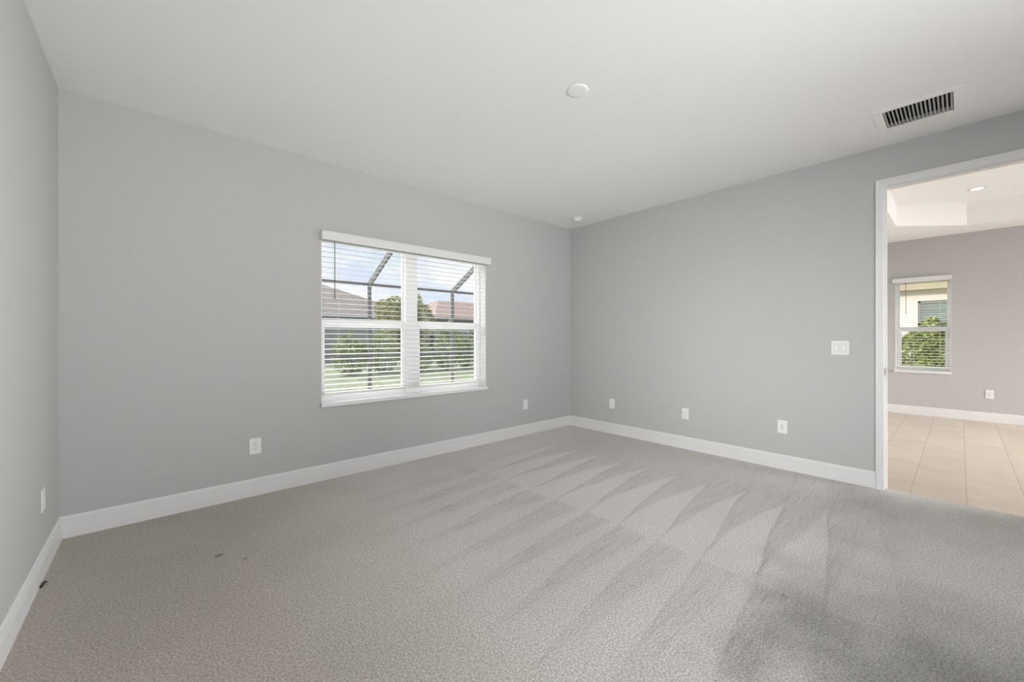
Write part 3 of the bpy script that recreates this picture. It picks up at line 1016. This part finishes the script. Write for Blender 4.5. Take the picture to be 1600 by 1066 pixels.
def lower_roof(root, x0, xr0, xr1, x1, y0, yr, y1, ze, zr):
    """a lower hipped wing in front of the main roof; ridge xr0..xr1 at yr, eaves x0..x1, y0..y1"""
    bm = bmesh.new()
    b = [bm.verts.new(p) for p in ((x0, y0, ze), (x1, y0, ze), (x1, y1, ze), (x0, y1, ze))]
    r = [bm.verts.new((xr0, yr, zr)), bm.verts.new((xr1, yr, zr))]
    bm.faces.new(list(reversed(b)))
    bm.faces.new((b[0], b[1], r[1], r[0])); bm.faces.new((b[1], b[2], r[1])); bm.faces.new((b[2], b[3], r[0], r[1])); bm.faces.new((b[3], b[0], r[0]))
    q = obj('lower_roof', bm, ROOF_C, root)
    q['label'] = 'lower grey roof'
    bm = bmesh.new()
    bx(bm, x0 + 0.5, x1 - 0.6, y0 + 0.5, y1 - 0.5, 0, ze)
    obj('wall', bm, STUCCO_G, root)
hA = house('house', 4.2, 27.5, 10.4, 11.0, 2.9, 5.35, 0.0, STUCCO_G, ROOF_A, 'house with a grey-brown hipped roof in the left pane of the twin window', 0.6)
hB = house('house', 19.0, 27.0, 16.5, 11.0, 2.9, 4.75, 0.0, STUCCO_G, ROOF_B, 'house with a pinkish roof in the right pane of the twin window', 4.7)

lower_roof(hA, -5.6, -5.0, 1.6, 3.5, -6.6, -3.5, -0.4, 2.70, 3.53)
lower_roof(hB, -8.75, -8.7, -8.1, -3.9, -5.6, -4.0, -0.5, 2.60, 3.36)
# neighbour beyond the far window
nb = empty('house', (10.0, -3.0, -0.2))
tag(nb, 'cream house close outside the window of the tiled room', 'house', 'neighbouring houses')
def npart(name, bm, m, parent=nb):
    for v in bm.verts: v.co -= Vector((10.0, -3.0, -0.2))
    return obj(name, bm, m, parent)
bm = bmesh.new()
NWY0, NWY1, NWZ0, NWZ1 = -4.15, -2.925, 0.95, 2.13
for b_ in ((10.0, 10.2, NWY1, 3.5, -0.2, 2.6), (10.0, 10.2, -9.0, NWY0, -0.2, 2.6), (10.0, 10.2, NWY0, NWY1, NWZ1, 2.6), (10.0, 10.2, NWY0, NWY1, -0.2, NWZ0)):
    bx(bm, *b_)
npart('wall', bm, STUCCO_C)
bm = bmesh.new(); bx(bm, 9.77, 10.0, -9.0, 3.6, 2.417, 2.45); npart('soffit', bm, FASCIA)
bm = bmesh.new(); bx(bm, 9.74, 9.77, -9.0, 3.6, 2.40, 2.58); npart('fascia', bm, FASCIA)
bm = bmesh.new()
prism(bm, [(9.72, 2.57), (14.5, 4.6), (14.5, 4.7), (9.67, 2.63)], lambda p: Vector((p[0], -9.0, p[1])), lambda p: Vector((p[0], 3.6, p[1])))
npart('roof', bm, ROOF_C)
bm = bmesh.new()
for b_ in ((10.03, 10.09, NWY0, NWY0 + 0.05, NWZ0, NWZ1), (10.03, 10.09, NWY1 - 0.05, NWY1, NWZ0, NWZ1), (10.03, 10.09, NWY0, NWY1, NWZ1 - 0.05, NWZ1), (10.03, 10.09, NWY0, NWY1, NWZ0, NWZ0 + 0.05), (10.03, 10.09, NWY0, NWY1, 1.52, 1.57)):
    bx(bm, *b_)
wf = npart('window_frame', bm, mat('taupe_frame', (0.36, 0.35, 0.31), 0.6))
bm = bmesh.new(); bx(bm, 10.05, 10.06, NWY0 + 0.04, NWY1 - 0.04, NWZ0 + 0.04, NWZ1 - 0.04)
npart('pane', bm, mat('greenish_glass', (0.20, 0.25, 0.22), 0.2), wf)
bm = bmesh.new()
zz = NWZ0 + 0.08
while zz < NWZ1 - 0.08:
    bx(bm, 10.043, 10.048, NWY0 + 0.06, NWY1 - 0.06, zz, zz + 0.018)
    zz += 0.055
npart('blind_slats', bm, mat('grey_blind', (0.42, 0.45, 0.42), 0.7), wf)
# shrubs in front of it
plant('shrub', (7.95, -3.44, -0.2), [(0, 0, 0.95, 0.42, 0.34, 0.62), (0.02, -0.12, 1.55, 0.28, 0.20, 0.25), (0.0, 0.20, 1.62, 0.22, 0.17, 0.24), (0, 0.24, 0.85, 0.28, 0.20, 0.5)], 4200, 0.050, LEAF_C,
      'bright green leafy shrub at the right of the tiled room window', 'shrub', 'shrubs outside the tiled room', 0.012, 71)
plant('shrub', (8.75, -2.80, -0.2), [(0, -0.1, 1.0, 0.34, 0.24, 0.6), (0.05, -0.20, 1.38, 0.2, 0.14, 0.28), (0.02, 0.22, 1.15, 0.18, 0.2, 0.30)], 1500, 0.050, LEAF_C,
      'thin leafy shrub with bare stems at the left of the tiled room window', 'shrub', 'shrubs outside the tiled room', 0.012, 72)
# soil bed at its foot
struct(box_obj('planting_bed', (7.2, 9.9, -6, 2.5, -0.199, -0.17), mat('mulch', (0.30, 0.24, 0.19), 0.95)))
